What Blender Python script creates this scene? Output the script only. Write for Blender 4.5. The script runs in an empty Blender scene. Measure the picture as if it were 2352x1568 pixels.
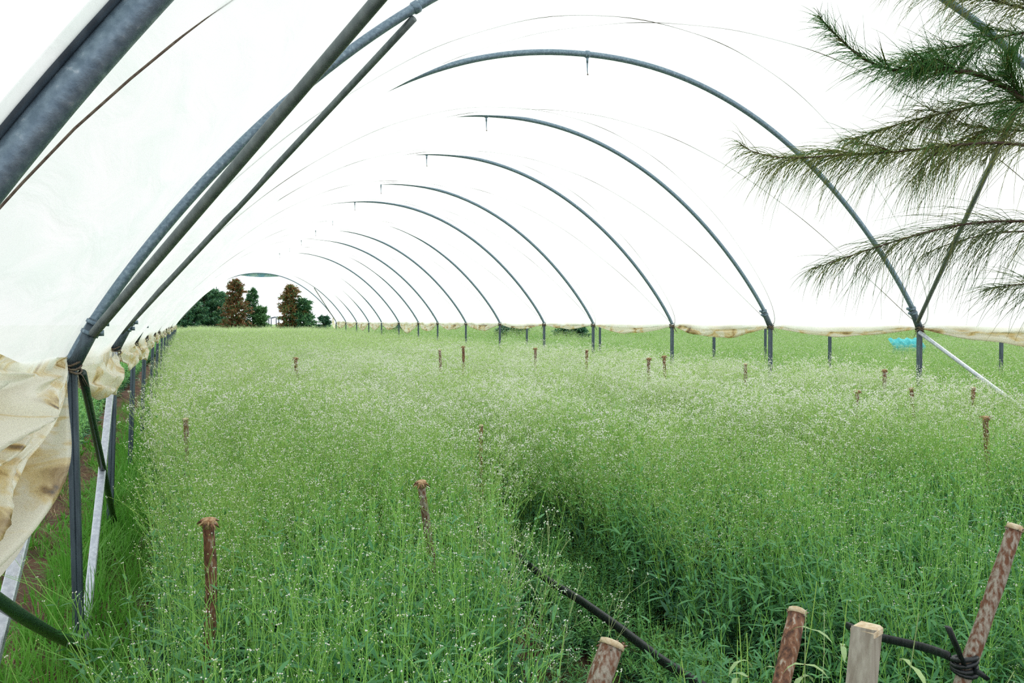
import bpy, math, random
import numpy as np
from mathutils import Vector, Matrix, Euler

scene = bpy.context.scene
COL = scene.collection
EYE = 1.65
CX, CY, FPX = 1176.0, 784.0, 2070.84
YAW, PITCH, ROLL = 0.345428, -0.023425, -0.001653

# ------------------------------------------------------------------ camera
def ray(px, py):
    x = (px - CX) / FPX; y = -(py - CY) / FPX
    cr, sr = math.cos(ROLL), math.sin(ROLL); x, y = cr*x - sr*y, sr*x + cr*y
    cp, sp = math.cos(PITCH), math.sin(PITCH)
    F = cp - y*sp; U = sp + y*cp; R = x
    c, s = math.cos(YAW), math.sin(YAW)
    return Vector((R*c + F*s, F*c - R*s, U))
FWD = ray(CX, CY)
RIGHT = (ray(CX + FPX, CY) - FWD)
UP = (ray(CX, CY - FPX) - FWD)
CAMP = Vector((0, 0, EYE))
def at_depth(px, py, D):
    return CAMP + ray(px, py) * D
def at_y(px, py, Y):
    r = ray(px, py); return CAMP + r * (Y / r.y)
cam = bpy.data.cameras.new('camera'); cam.sensor_width = 36.0; cam.lens = FPX / 2352 * 36.0
cam.clip_start = 0.02; cam.clip_end = 600
camo = bpy.data.objects.new('camera', cam); COL.objects.link(camo)
M3 = Matrix((RIGHT, UP, -FWD)).transposed()
camo.matrix_world = Matrix.Translation(CAMP) @ M3.to_4x4()
scene.camera = camo

# ------------------------------------------------------------------ sky, sun, exposure
world = bpy.data.worlds.new('overcast_sky'); scene.world = world; world.use_nodes = True
bgn = world.node_tree.nodes['Background']
bgn.inputs[0].default_value = (0.93, 0.97, 1.0, 1); bgn.inputs[1].default_value = 1.38
sl = bpy.data.lights.new('sun', 'SUN'); sl.energy = 2.6; sl.angle = math.radians(50); sl.color = (1, .98, .94)
so = bpy.data.objects.new('sun', sl); COL.objects.link(so); so.rotation_euler = (math.radians(-15), math.radians(24), 0)
vs = scene.view_settings
scene.display_settings.display_device = 'sRGB'
vs.view_transform = 'Standard'; vs.look = 'None'; vs.exposure = 0.0; vs.gamma = 1.0; vs.use_curve_mapping = False
cy = scene.cycles
cy.use_denoising = False
cy.max_bounces = 7; cy.diffuse_bounces = 4; cy.glossy_bounces = 2; cy.transmission_bounces = 4; cy.transparent_max_bounces = 8
cy.caustics_reflective = False; cy.caustics_refractive = False

# ------------------------------------------------------------------ materials
MATS = {}
def newmat(name):
    m = bpy.data.materials.new(name); m.use_nodes = True; MATS[name] = m
    return m, m.node_tree, m.node_tree.nodes, m.node_tree.links, m.node_tree.nodes['Principled BSDF']
def L3(c, a=1): return (c[0], c[1], c[2], a)
def noise_mat(name, c1, c2, scale=8, rough=.6, metal=0, bump=0, coord='Object', stretch=None, lo=.35, hi=.65, spec=.5, c3=None, detail=4):
    m, nt, N, K, p = newmat(name)
    tc = N.new('ShaderNodeTexCoord'); mp = N.new('ShaderNodeMapping')
    if stretch: mp.inputs['Scale'].default_value = stretch
    K.new(tc.outputs[coord], mp.inputs[0])
    nz = N.new('ShaderNodeTexNoise'); nz.inputs['Scale'].default_value = scale; nz.inputs['Detail'].default_value = detail
    K.new(mp.outputs[0], nz.inputs['Vector'])
    cr = N.new('ShaderNodeValToRGB'); e = cr.color_ramp.elements
    e[0].position = lo; e[0].color = L3(c1); e[1].position = hi; e[1].color = L3(c2)
    if c3:
        x = e.new(min(.98, hi + .12)); x.color = L3(c3)
    K.new(nz.outputs[0], cr.inputs[0]); K.new(cr.outputs[0], p.inputs['Base Color'])
    p.inputs['Roughness'].default_value = rough; p.inputs['Metallic'].default_value = metal
    p.inputs['Specular IOR Level'].default_value = spec
    if bump:
        b = N.new('ShaderNodeBump'); b.inputs['Strength'].default_value = bump; b.inputs['Distance'].default_value = .01
        K.new(nz.outputs[0], b.inputs['Height']); K.new(b.outputs[0], p.inputs['Normal'])
    return m
def plant_mat(name, c1, c2, trans=.35, rough=.5, spec=.3):
    """leaf material: per-plant random hue, a little light through the blade"""
    m, nt, N, K, p = newmat(name)
    oi = N.new('ShaderNodeObjectInfo'); mx = N.new('ShaderNodeMix'); mx.data_type = 'RGBA'
    mx.inputs[6].default_value = L3(c1); mx.inputs[7].default_value = L3(c2)
    K.new(oi.outputs['Random'], mx.inputs[0]); K.new(mx.outputs[2], p.inputs['Base Color'])
    p.inputs['Roughness'].default_value = rough; p.inputs['Specular IOR Level'].default_value = spec
    if trans:
        t = N.new('ShaderNodeBsdfTranslucent'); K.new(mx.outputs[2], t.inputs[0])
        ms = N.new('ShaderNodeMixShader'); ms.inputs[0].default_value = trans
        K.new(p.outputs[0], ms.inputs[1]); K.new(t.outputs[0], ms.inputs[2])
        K.new(ms.outputs[0], N['Material Output'].inputs[0])
    return m

m_stem = plant_mat('gypsophila_stem', (.44, .68, .16), (.34, .60, .14), trans=.2)
m_leaf = plant_mat('gypsophila_leaf', (.15, .42, .14), (.20, .48, .13), trans=.3)
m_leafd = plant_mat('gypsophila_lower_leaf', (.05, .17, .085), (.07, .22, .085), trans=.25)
m_bud = plant_mat('gypsophila_bud', (.90, .92, .80), (.97, .97, .92), trans=.2, rough=.8)
m_budg = plant_mat('green_bud', (.42, .62, .20), (.50, .68, .26), trans=.1)
m_stemt = plant_mat('pale_upper_stem', (.62, .80, .28), (.52, .74, .22), trans=.25)
m_leafc = plant_mat('blue_green_leaf', (.085, .28, .115), (.13, .36, .12), trans=.25)
m_stemn = plant_mat('bright_green_stem', (.36, .68, .15), (.26, .56, .12), trans=.15)
m_node = plant_mat('stem_node', (.16, .07, .045), (.20, .10, .05), trans=0)
m_grass = plant_mat('grass_blade', (.10, .34, .035), (.17, .42, .06), trans=.4)
m_straw = plant_mat('dry_straw', (.34, .25, .13), (.25, .17, .09), trans=.1)
m_yleaf = plant_mat('yellowed_leaf', (.72, .58, .05), (.62, .44, .05), trans=.3)
m_wilt = plant_mat('wilted_leaf', (.34, .50, .24), (.38, .52, .20), trans=.2)
m_galv = noise_mat('galvanised_steel', (.13, .19, .25), (.22, .30, .37), scale=60, rough=.42, metal=.45, bump=.15, coord='Object', stretch=(1, 1, 1), c3=(.40, .47, .53))
m_galvb = noise_mat('bright_galvanised_steel', (.42, .46, .52), (.58, .62, .68), scale=45, rough=.4, metal=.4, bump=.1, stretch=(1, 1, .2))
m_post = noise_mat('dull_blue_grey_steel', (.06, .085, .11), (.10, .14, .175), scale=14, rough=.4, metal=.3, stretch=(4, 4, .5))
m_greenp = noise_mat('dark_green_painted_pipe', (.008, .030, .024), (.018, .05, .04), scale=20, rough=.3, spec=.6)
m_brace = noise_mat('dusty_grey_steel', (.10, .125, .13), (.16, .19, .19), scale=25, rough=.5, metal=.3, stretch=(1, 1, .2))
m_rope = noise_mat('brown_twine', (.10, .07, .05), (.2, .16, .12), scale=60, rough=.9)
m_black = noise_mat('black_rubber_tape', (.006, .009, .011), (.02, .026, .03), scale=30, rough=.45, bump=.3, stretch=(1, 4, 1))
m_bark = noise_mat('flaking_bark', (.17, .075, .04), (.38, .34, .28), scale=95, rough=.9, bump=.9, stretch=(1, 1, .4), lo=.40, hi=.60)
m_barkb = noise_mat('brown_bark', (.07, .035, .025), (.26, .125, .07), scale=80, rough=.9, bump=.9, stretch=(1, 1, .35), hi=.56, c3=(.44, .38, .31))
m_cut = noise_mat('sawn_wood_end', (.50, .36, .20), (.72, .62, .44), scale=60, rough=.9, bump=.4)
m_fray = noise_mat('split_brown_wood', (.28, .14, .06), (.62, .44, .26), scale=90, rough=.9, bump=.4)
m_grey = noise_mat('weathered_sawn_timber', (.26, .23, .18), (.42, .40, .33), scale=22, rough=.85, bump=.3, stretch=(3, 3, .25))
m_branch = noise_mat('casuarina_bark', (.055, .030, .020), (.11, .07, .05), scale=60, rough=.8)
m_ndg = plant_mat('casuarina_green_needle', (.07, .23, .045), (.10, .27, .06), trans=.3)
m_ndo = plant_mat('casuarina_olive_needle', (.20, .25, .05), (.24, .26, .055), trans=.3)
m_ndd = plant_mat('casuarina_dark_needle', (.08, .13, .045), (.10, .15, .05), trans=.25)
m_tg = plant_mat('distant_green_foliage', (.045, .15, .085), (.06, .18, .09), trans=.25)
m_tb = plant_mat('distant_dead_brown_foliage', (.22, .11, .045), (.30, .17, .06), trans=.2)
m_tl = plant_mat('distant_light_foliage', (.11, .26, .10), (.14, .3, .12), trans=.25)
m_trunk = noise_mat('distant_trunk_bark', (.05, .035, .025), (.10, .07, .05), scale=5, rough=.9)

def film_material():
    m, nt, N, K, p = newmat('greenhouse_film')
    out = N['Material Output']; N.remove(p)
    tc = N.new('ShaderNodeTexCoord')
    mp = N.new('ShaderNodeMapping'); mp.inputs['Scale'].default_value = (1.2, .9, 3.5); mp.inputs['Rotation'].default_value = (.9, 0, 0)
    K.new(tc.outputs['Object'], mp.inputs[0])
    nz = N.new('ShaderNodeTexNoise'); nz.inputs['Scale'].default_value = 2.2; nz.inputs['Detail'].default_value = 7; nz.inputs['Distortion'].default_value = .6
    K.new(mp.outputs[0], nz.inputs['Vector'])
    cr = N.new('ShaderNodeValToRGB'); e = cr.color_ramp.elements
    e[0].position = .35; e[0].color = (.80, .86, .81, 1); e[1].position = .62; e[1].color = (.88, .90, .87, 1)
    K.new(nz.outputs[0], cr.inputs[0])
    b = N.new('ShaderNodeBump'); b.inputs['Strength'].default_value = .25; b.inputs['Distance'].default_value = .03
    K.new(nz.outputs[0], b.inputs['Height'])
    tl = N.new('ShaderNodeBsdfTranslucent'); K.new(cr.outputs[0], tl.inputs[0]); K.new(b.outputs[0], tl.inputs['Normal'])
    df = N.new('ShaderNodeBsdfDiffuse'); df.inputs[0].default_value = (.8, .84, .8, 1); K.new(b.outputs[0], df.inputs['Normal'])
    gl = N.new('ShaderNodeBsdfGlossy'); gl.inputs['Roughness'].default_value = .22; K.new(b.outputs[0], gl.inputs['Normal'])
    tr = N.new('ShaderNodeBsdfTransparent')
    a = N.new('ShaderNodeMixShader'); a.inputs[0].default_value = .16; K.new(tl.outputs[0], a.inputs[1]); K.new(df.outputs[0], a.inputs[2])
    c = N.new('ShaderNodeMixShader'); c.inputs[0].default_value = .06; K.new(a.outputs[0], c.inputs[1]); K.new(gl.outputs[0], c.inputs[2])
    d = N.new('ShaderNodeMixShader'); d.inputs[0].default_value = .05; K.new(c.outputs[0], d.inputs[1]); K.new(tr.outputs[0], d.inputs[2])
    K.new(d.outputs[0], out.inputs[0])
    return m
m_film = film_material()
def hem_material():
    m, nt, N, K, p = newmat('dirty_cream_film')
    out = N['Material Output']
    tc = N.new('ShaderNodeTexCoord'); mp = N.new('ShaderNodeMapping'); mp.inputs['Scale'].default_value = (1, .8, 2.2); K.new(tc.outputs['Object'], mp.inputs[0])
    nz = N.new('ShaderNodeTexNoise'); nz.inputs['Scale'].default_value = 3.4; nz.inputs['Detail'].default_value = 8; nz.inputs['Distortion'].default_value = 1.0
    K.new(mp.outputs[0], nz.inputs['Vector'])
    cr = N.new('ShaderNodeValToRGB'); e = cr.color_ramp.elements
    e[0].position = .31; e[0].color = (.34, .22, .08, 1); e[1].position = .51; e[1].color = (.90, .88, .76, 1)
    x = e.new(.41); x.color = (.80, .66, .36, 1); y = e.new(.26); y.color = (.10, .07, .05, 1)
    K.new(nz.outputs[0], cr.inputs[0]); K.new(cr.outputs[0], p.inputs['Base Color'])
    p.inputs['Roughness'].default_value = .4
    b = N.new('ShaderNodeBump'); b.inputs['Strength'].default_value = .3; b.inputs['Distance'].default_value = .02
    K.new(nz.outputs[0], b.inputs['Height']); K.new(b.outputs[0], p.inputs['Normal'])
    t = N.new('ShaderNodeBsdfTranslucent'); K.new(cr.outputs[0], t.inputs[0])
    ms = N.new('ShaderNodeMixShader'); ms.inputs[0].default_value = .45
    K.new(p.outputs[0], ms.inputs[1]); K.new(t.outputs[0], ms.inputs[2]); K.new(ms.outputs[0], out.inputs[0])
    return m
m_hem = hem_material()

# ------------------------------------------------------------------ helpers
class MB:
    """collects shapes into one mesh"""
    def __init__(s): s.v = []; s.f = []; s.m = []; s.mats = []
    def mi(s, mat):
        if mat not in s.mats: s.mats.append(mat)
        return s.mats.index(mat)
    def tube(s, pts, r, mat, n=8, caps=True, flat=1.0, updir=None):
        pts = [Vector(p) for p in pts]; k = len(pts); mi = s.mi(mat)
        if not hasattr(r, '__len__'): r = [r]*k
        b0 = len(s.v)
        prev = None
        for i, p in enumerate(pts):
            t = (pts[min(i+1, k-1)] - pts[max(i-1, 0)])
            if t.length < 1e-9: t = Vector((0, 0, 1))
            t.normalize()
            if prev is None:
                a = Vector(updir) if updir is not None else (Vector((0, 0, 1)) if abs(t.z) < .9 else Vector((0, 1, 0)))
                prev = a
            u = prev - t * prev.dot(t)
            if u.length < 1e-6: u = t.orthogonal()
            u.normalize(); w = t.cross(u); prev = u
            for j in range(n):
                an = 2*math.pi*j/n
                s.v.append(p + (u*math.cos(an) + w*math.sin(an)*flat) * r[i])
        for i in range(k-1):
            for j in range(n):
                s.f.append((b0+i*n+j, b0+i*n+(j+1) % n, b0+(i+1)*n+(j+1) % n, b0+(i+1)*n+j)); s.m.append(mi)
        if caps:
            s.f.append(tuple(b0+j for j in reversed(range(n)))); s.m.append(mi)
            s.f.append(tuple(b0+(k-1)*n+j for j in range(n))); s.m.append(mi)
    def box(s, c, size, mat, rot=None):
        c = Vector(c); mi = s.mi(mat); b0 = len(s.v); R = rot or Matrix.Identity(3)
        for x in (-.5, .5):
            for y in (-.5, .5):
                for z in (-.5, .5):
                    s.v.append(c + R @ Vector((x*size[0], y*size[1], z*size[2])))
        for f in ((0, 1, 3, 2), (4, 6, 7, 5), (0, 4, 5, 1), (2, 3, 7, 6), (0, 2, 6, 4), (1, 5, 7, 3)):
            s.f.append(tuple(b0+i for i in f)); s.m.append(mi)
    def face(s, pts, mat):
        b0 = len(s.v); s.v += [Vector(p) for p in pts]; s.f.append(tuple(range(b0, b0+len(pts)))); s.m.append(s.mi(mat))
    def blade(s, p, d, side, L, W, mat, droop=.3, rows=4, nodw=False):
        """lanceolate leaf as a curved strip"""
        mi = s.mi(mat); b0 = len(s.v); p = Vector(p); d = Vector(d).normalized(); side = Vector(side)
        side = (side - d*side.dot(d))
        if side.length < 1e-5: side = d.orthogonal()
        side.normalize()
        q = p.copy(); dd = d.copy()
        for i in range(rows+1):
            t = i/rows
            w = W * (math.sin(math.pi*min(1, (t*.82+.12)))**.8) * .5 if t < 1 else W*.04
            s.v.append(q + side*w); s.v.append(q - side*w)
            dd = (dd + Vector((0, 0, -droop/rows))).normalized(); q = q + dd*(L/rows)
        for i in range(rows):
            a = b0+2*i; s.f.append((a, a+1, a+3, a+2)); s.m.append(mi)
    def bud(s, c, r, mat):
        mi = s.mi(mat); b0 = len(s.v); c = Vector(c)
        for d in ((r, 0, 0), (0, r, 0), (-r, 0, 0), (0, -r, 0), (0, 0, r*1.1), (0, 0, -r)): s.v.append(c + Vector(d))
        for i in range(4):
            s.f.append((b0+i, b0+(i+1) % 4, b0+4)); s.f.append((b0+(i+1) % 4, b0+i, b0+5)); s.m += [mi, mi]
    def mesh(s, name, smooth=True):
        me = bpy.data.meshes.new(name); me.from_pydata([tuple(v) for v in s.v], [], s.f)
        for m in s.mats: me.materials.append(m)
        me.polygons.foreach_set('material_index', s.m)
        if smooth: me.polygons.foreach_set('use_smooth', [True]*len(s.f))
        me.update(); return me
    def build(s, name, parent=None, smooth=True, loc=None):
        off = Vector(loc) if loc is not None else None
        if off is not None: s.v = [v - off for v in s.v]
        o = bpy.data.objects.new(name, s.mesh(name, smooth)); COL.objects.link(o)
        if off is not None: o.location = off
        if parent is not None:
            o.parent = parent; o.location = (off if off is not None else Vector((0, 0, 0))) - WORLD_LOC[parent.name]
            WORLD_LOC[o.name] = off if off is not None else Vector((0, 0, 0))
        else:
            WORLD_LOC[o.name] = off if off is not None else Vector((0, 0, 0))
        return o
WORLD_LOC = {}
def tag(o, label=None, cat=None, group=None, kind=None):
    if label: o['label'] = label
    if cat: o['category'] = cat
    if group: o['group'] = group
    if kind: o['kind'] = kind
    return o
def empty(name, loc):
    o = bpy.data.objects.new(name, None); o.empty_display_size = .2; COL.objects.link(o); o.location = loc
    WORLD_LOC[o.name] = Vector(loc); return o
def grid_mesh(P, mat, name, parent=None, loc=None, smooth=True):
    """P[i][j] grid of points"""
    mb = MB(); ni, nj = len(P), len(P[0])
    for r in P: mb.v += [Vector(p) for p in r]
    mi = mb.mi(mat)
    for i in range(ni-1):
        for j in range(nj-1):
            a = i*nj+j; mb.f.append((a, a+1, a+nj+1, a+nj)); mb.m.append(mi)
    return mb.build(name, parent, smooth, loc)

# ------------------------------------------------------------------ tunnel geometry
HY = {-2: 1.655, -1: 4.97, 0: 7.82, 1: 10.52, 2: 13.21, 3: 16.31, 4: 18.93, 5: 22.0, 6: 25.02, 7: 28.15, 8: 30.73, 9: 33.82, 10: 37.08, 11: 39.88, 12: 42.94, 13: 46.03, 14: 49.26}
XL, XR = -0.5457, 7.5834
MX, WX = (XL+XR)/2, (XR-XL)/2
ZL, ZR, HH, PP, QQ = EYE-.2008, EYE-.0691, 2.6421, 2.114, 1.1257
def arch(u, off=0.0):
    def raw(u):
        uc = max(-1, min(1, u))
        return Vector((MX+WX*uc, (ZL*(1-uc)+ZR*(1+uc))/2 + HH*max(0, 1-abs(uc)**PP)**(1/QQ)))
    p = raw(u)
    if off:
        e = .004; a = raw(max(-1, u-e)); b = raw(min(1, u+e)); t = (b-a).normalized()
        p = p + Vector((-t.y, t.x))*off
    return p
def arch_us(n=96):
    # evenly spread along the arc: dense near the feet
    return [math.sin(math.pi/2*(-1+2*i/n))for i in range(n+1)]

# ------------------------------------------------------------------ ground
def ground_material():
    m, nt, N, K, p = newmat('soil_and_grass')
    tc = N.new('ShaderNodeTexCoord'); nz = N.new('ShaderNodeTexNoise'); nz.inputs['Scale'].default_value = 2.2; nz.inputs['Detail'].default_value = 8
    K.new(tc.outputs['Object'], nz.inputs['Vector'])
    cr = N.new('ShaderNodeValToRGB'); e = cr.color_ramp.elements
    e[0].position = .3; e[0].color = (.045, .022, .012, 1); e[1].position = .7; e[1].color = (.12, .055, .03, 1)
    K.new(nz.outputs[0], cr.inputs[0])
    # far away the ground is weedy green
    sx = N.new('ShaderNodeSeparateXYZ'); K.new(tc.outputs['Object'], sx.inputs[0])
    mr = N.new('ShaderNodeMapRange'); mr.inputs['From Min'].default_value = 35; mr.inputs['From Max'].default_value = 70
    K.new(sx.outputs['Y'], mr.inputs['Value'])
    mx = N.new('ShaderNodeMix'); mx.data_type = 'RGBA'; mx.inputs[7].default_value = (.16, .27, .07, 1)
    K.new(mr.outputs[0], mx.inputs[0]); K.new(cr.outputs[0], mx.inputs[6]); K.new(mx.outputs[2], p.inputs['Base Color'])
    p.inputs['Roughness'].default_value = .95
    b = N.new('ShaderNodeBump'); b.inputs['Strength'].default_value = .8; b.inputs['Distance'].default_value = .05
    n2 = N.new('ShaderNodeTexNoise'); n2.inputs['Scale'].default_value = 14; n2.inputs['Detail'].default_value = 8; K.new(tc.outputs['Object'], n2.inputs['Vector'])
    K.new(n2.outputs[0], b.inputs['Height']); K.new(b.outputs[0], p.inputs['Normal'])
    return m
m_ground = ground_material()
mb = MB()
xs = [-120, -60, -30, -14, -8, -5, -3, -2.2, -1.6, -1.2, -.9, -.6, -.3, 0, .3, 2, 2.3, 4, 8, 16, 30, 60, 140]
ys = [-12, -4, 0, 2, 3, 4, 5, 6, 7, 8, 10, 12, 14, 17, 20, 25, 30, 40, 55, 75, 110, 200, 400]
rg = random.Random(3)
P = [[(x, y, (rg.uniform(-.015, .015) if abs(x) < 9 and 0 < y < 60 else 0) - (.05 if -1.3 < x < -.8 else 0)) for x in xs] for y in ys]
g = grid_mesh(P, m_ground, 'ground'); tag(g, 'brown soil ground with weeds between the crop beds', 'ground', kind='structure')

# ------------------------------------------------------------------ film cover
SAG = {-1: .12, 0: .19, 1: .262, 2: .232, 3: .23, 4: .172, 5: .258, 6: .19, 7: .175, 8: .198, 9: .157, 10: .23, 11: .22, 12: .22, 13: .16, 14: .06}
cover = empty('polytunnel_cover', (MX, 25, 0))
tag(cover, 'translucent white plastic film stretched over the long tunnel of hoops', 'greenhouse cover')
us = arch_us(110); P = []
keys = sorted(HY)
rows = []
rows.append((1.55, 0)); rows.append((1.6, 0))
for a, b in zip(keys[:-1], keys[1:]):
    nn = 14
    for i in range(nn):
        t = i/nn; rows.append((HY[a] + (HY[b]-HY[a])*t, SAG[b]*math.sin(math.pi*t)))
rows.append((HY[14], 0)); rows.append((HY[14]+.25, 0))
rf = random.Random(8)
for Y, s in rows:
    r = []
    for k, u in enumerate(us):
        wr = .006*math.sin(Y*2.3+u*9)*math.sin(Y*5.1-u*21) if s > 0 else 0
        edge = 1-abs(u)**8*.6
        p = arch(u, .036 - s*edge + wr)
        r.append((p.x, Y, p.y))
    # the skirt turns straight down past each foot
    r.insert(0, (r[0][0]-.004, Y, r[0][2]-(.01 if Y < HY[-1] else .08))); r.append((r[-1][0]+.004, Y, r[-1][2]-.05))
    P.append(r)
film = grid_mesh(P, m_film, 'film', cover)

def hem_profile(sag, bulge, seed, a, b, side, nY=26, zknot=0, nC=22):
    """gathered film hanging between the feet a and b, pinched at both"""
    rr = random.Random(seed); ph = [rr.uniform(0, 6.28) for _ in range(8)]
    x0, z0 = (XL-.03, ZL) if side < 0 else (XR+.03, ZR)
    inn = -side
    G = []
    for i in range(nY+1):
        t = i/nY; e = math.sin(math.pi*t)**.55 if 0 < t < 1 else 0
        e2 = .10+.90*e
        Y = a+(b-a)*t
        row = []
        for j in range(nC+1):
            c = j/nC
            if c < .42:      # outer sheet going down
                q = c/.42; x = bulge*.55*math.sin(q*1.4); z = .06 - (sag+.06)*q
            elif c < .62:    # round the bottom
                q = (c-.42)/.2*math.pi; x = bulge*(.54+.23*(1-math.cos(q))); z = -sag - .04*math.sin(q)*(sag/.25)
            else:            # inner sheet folded back up and over
                q = (c-.62)/.38; x = bulge*(1.0-.35*q); z = -sag + sag*.75*q
            fold = (.022 if side < 0 else .010)*math.sin(c*17+ph[0]+2.3*math.sin(t*5+ph[1])) + .014*math.sin(c*31+ph[2]+t*9)
            fold2 = .02*math.sin(t*13+ph[3]+c*6)*e + .012*math.sin(t*27+ph[4]-c*9)*e
            sc = sag/.25 if side > 0 else 1
            sc = min(1, max(.4, sc))
            e3 = e2 if side < 0 else .04+.96*(math.sin(math.pi*t)**.9 if 0 < t < 1 else 0)
            zz = z*e3 + (1-e2)*(-.03) + (fold*.5+fold2)*e*sc
            xx = (x*e2 + fold*e*sc)
            row.append((x0+inn*xx, Y, z0+zz+zknot))
        G.append(row)
    return G
# left side: the near curtain (bay -2..-1), then pouches
kn = Vector((XL-.03, HY[-1]+.0, ZL-.01))
G = []; rr = random.Random(4)
for i in range(61):
    t = i/60                                   # 0 at the knot, 1 at the near end
    Y = HY[-1] - t*(HY[-1]-1.62)
    f1 = min(1, t/.5)
    zt = ZL + .02 + .175*t - .03*math.sin(t*3.1)
    zb = kn.z - .03 - (.43*(1-math.exp(-t*4.2)) + .10*t)*1.02
    open_ = 1-math.exp(-t*5)
    row = []
    for j in range(71):
        a = j/70
        z = zt*(1-a) + zb*a
        # folds fan out from the knot
        fold = .11*(1-abs(math.sin(a*8.5 + .8*math.sin(t*4) + .3))*2)*.8 + .055*math.sin(a*31+2+t*5) + .02*math.sin(a*61-t*8)
        big = .05*math.sin(a*7.5 + .8 - t*2.4)
        dx = (fold+big)*open_*(.35+.75*t**.5) * (1 if a < .97 else .4)
        top_in = max(0, z-ZL)*.56*open_; dx = dx*(1 if z < ZL else max(.15, 1-(z-ZL)/.12))
        row.append((XL-.02 + dx + .058*open_ + top_in, Y, z + .012*math.sin(a*25+t*9)*open_))
    G.append(row)
sd = grid_mesh(G, m_hem, 'gathered_skirt', cover)
sd['label'] = 'yellow stained skirt of film bunched into fan folds'
bays = list(zip(keys[:-1], keys[1:]))
for k, (a, b) in enumerate(bays[1:]):
    sag = [.24, .20, .24, .18, .15, .15, .14][min(k, 6)] + (.03*math.sin(k*3.3) if k > 3 else 0)
    bul = [.15, .12, .10, .08, .08][min(k, 4)]
    sd = grid_mesh(hem_profile(sag, bul, 20+k, HY[a]+.02, HY[b]-.02, -1, nY=30 if k < 3 else 14), m_hem, 'gathered_hem', cover)
for k, (a, b) in enumerate(bays):
    sag = {0: .16, 1: .16, 2: .12, 3: .17, 4: .15, 5: .10, 6: .12, 7: .18, 8: .19, 9: .26}.get(k, .30+.04*math.sin(k*2.1))
    sd = grid_mesh(hem_profile(sag, .07, 60+k, HY[a]+.02, HY[b]-.02, 1, nY=16, nC=16), m_hem, 'gathered_hem', cover)
# loose tail of film at the far right end of the tunnel
G = []
for i in range(9):
    t = i/8; row = []
    for j in range(9):
        q = j/8
        row.append((XR+.03-.10*math.sin(q*3), HY[14]+.3+t*.9*(1-.5*q), ZR+.75-t*.45-q*(1.0-.3*t)+.03*math.sin(q*9+t*5)))
    G.append(row)
grid_mesh(G, m_hem, 'loose_film_tail', cover)

m_blue = noise_mat('blue_film', (.25, .50, .78), (.65, .84, .95), scale=3, rough=.4)
G = []
for i in range(25):
    u = -.22+.50*i/24; w = math.sin(math.pi*i/24)**.8
    a = arch(u, .02); b = arch(u, .02-.20*w)
    G.append([(a.x, HY[14]+.32, a.y), ((a.x+b.x)/2, HY[14]+.5, (a.y+b.y)/2+.03), (b.x, HY[14]+.6, b.y)])
fl = grid_mesh(G, m_blue, 'folded_flap', cover); fl['label'] = 'blue-tinted flap of film at the far end'
# ------------------------------------------------------------------ hoops
ORD = {-2: 'first thick galvanised hoop at the tunnel mouth, beside the yellow stained skirt',
 -1: 'second galvanised hoop, its left foot knotted into the bunched cream film',
 0: 'third galvanised hoop, braces springing from both its feet',
 1: 'fourth galvanised hoop, the first one without any brace',
 2: 'fifth galvanised hoop from the tunnel mouth, between two deep hem swags'}
NUM = ['first', 'second', 'third', 'fourth', 'fifth', 'sixth', 'seventh', 'eighth', 'ninth', 'tenth', 'eleventh', 'twelfth', 'thirteenth', 'fourteenth', 'fifteenth', 'sixteenth', 'seventeenth']
APU = {-1: 1325}
dropx = {0: (1349, 120), 1: (1117, 266), 2: (980, 351), 3: (875, 416), 4: (815, 459), 5: (764, 490), 6: (725, 520), 7: (692, 543), 8: (665, 562), 9: (642, 578)}
def section_tube(mb, p0, p1, w, d, mat):
    """hollow-looking square post with rounded corners and a groove"""
    p0 = Vector(p0); p1 = Vector(p1); k = []
    prof = [(-1, -.8), (-.8, -1), (-.15, -1), (0, -.82), (.15, -1), (.8, -1), (1, -.8), (1, .8), (.8, 1), (-.8, 1), (-1, .8)]
    t = (p1-p0).normalized(); u = Vector((1, 0, 0)); u = (u-t*u.dot(t)).normalized(); v = t.cross(u)
    b0 = len(mb.v); n = len(prof)
    for p in (p0, p1):
        for a, b in prof: mb.v.append(p+u*a*w/2+v*b*d/2)
    mi = mb.mi(mat)
    for j in range(n): mb.f.append((b0+j, b0+(j+1) % n, b0+n+(j+1) % n, b0+n+j)); mb.m.append(mi)
    mb.f.append(tuple(b0+n+j for j in range(n))); mb.m.append(mi)
    mb.f.append(tuple(b0+j for j in reversed(range(n)))); mb.m.append(mi)
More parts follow.
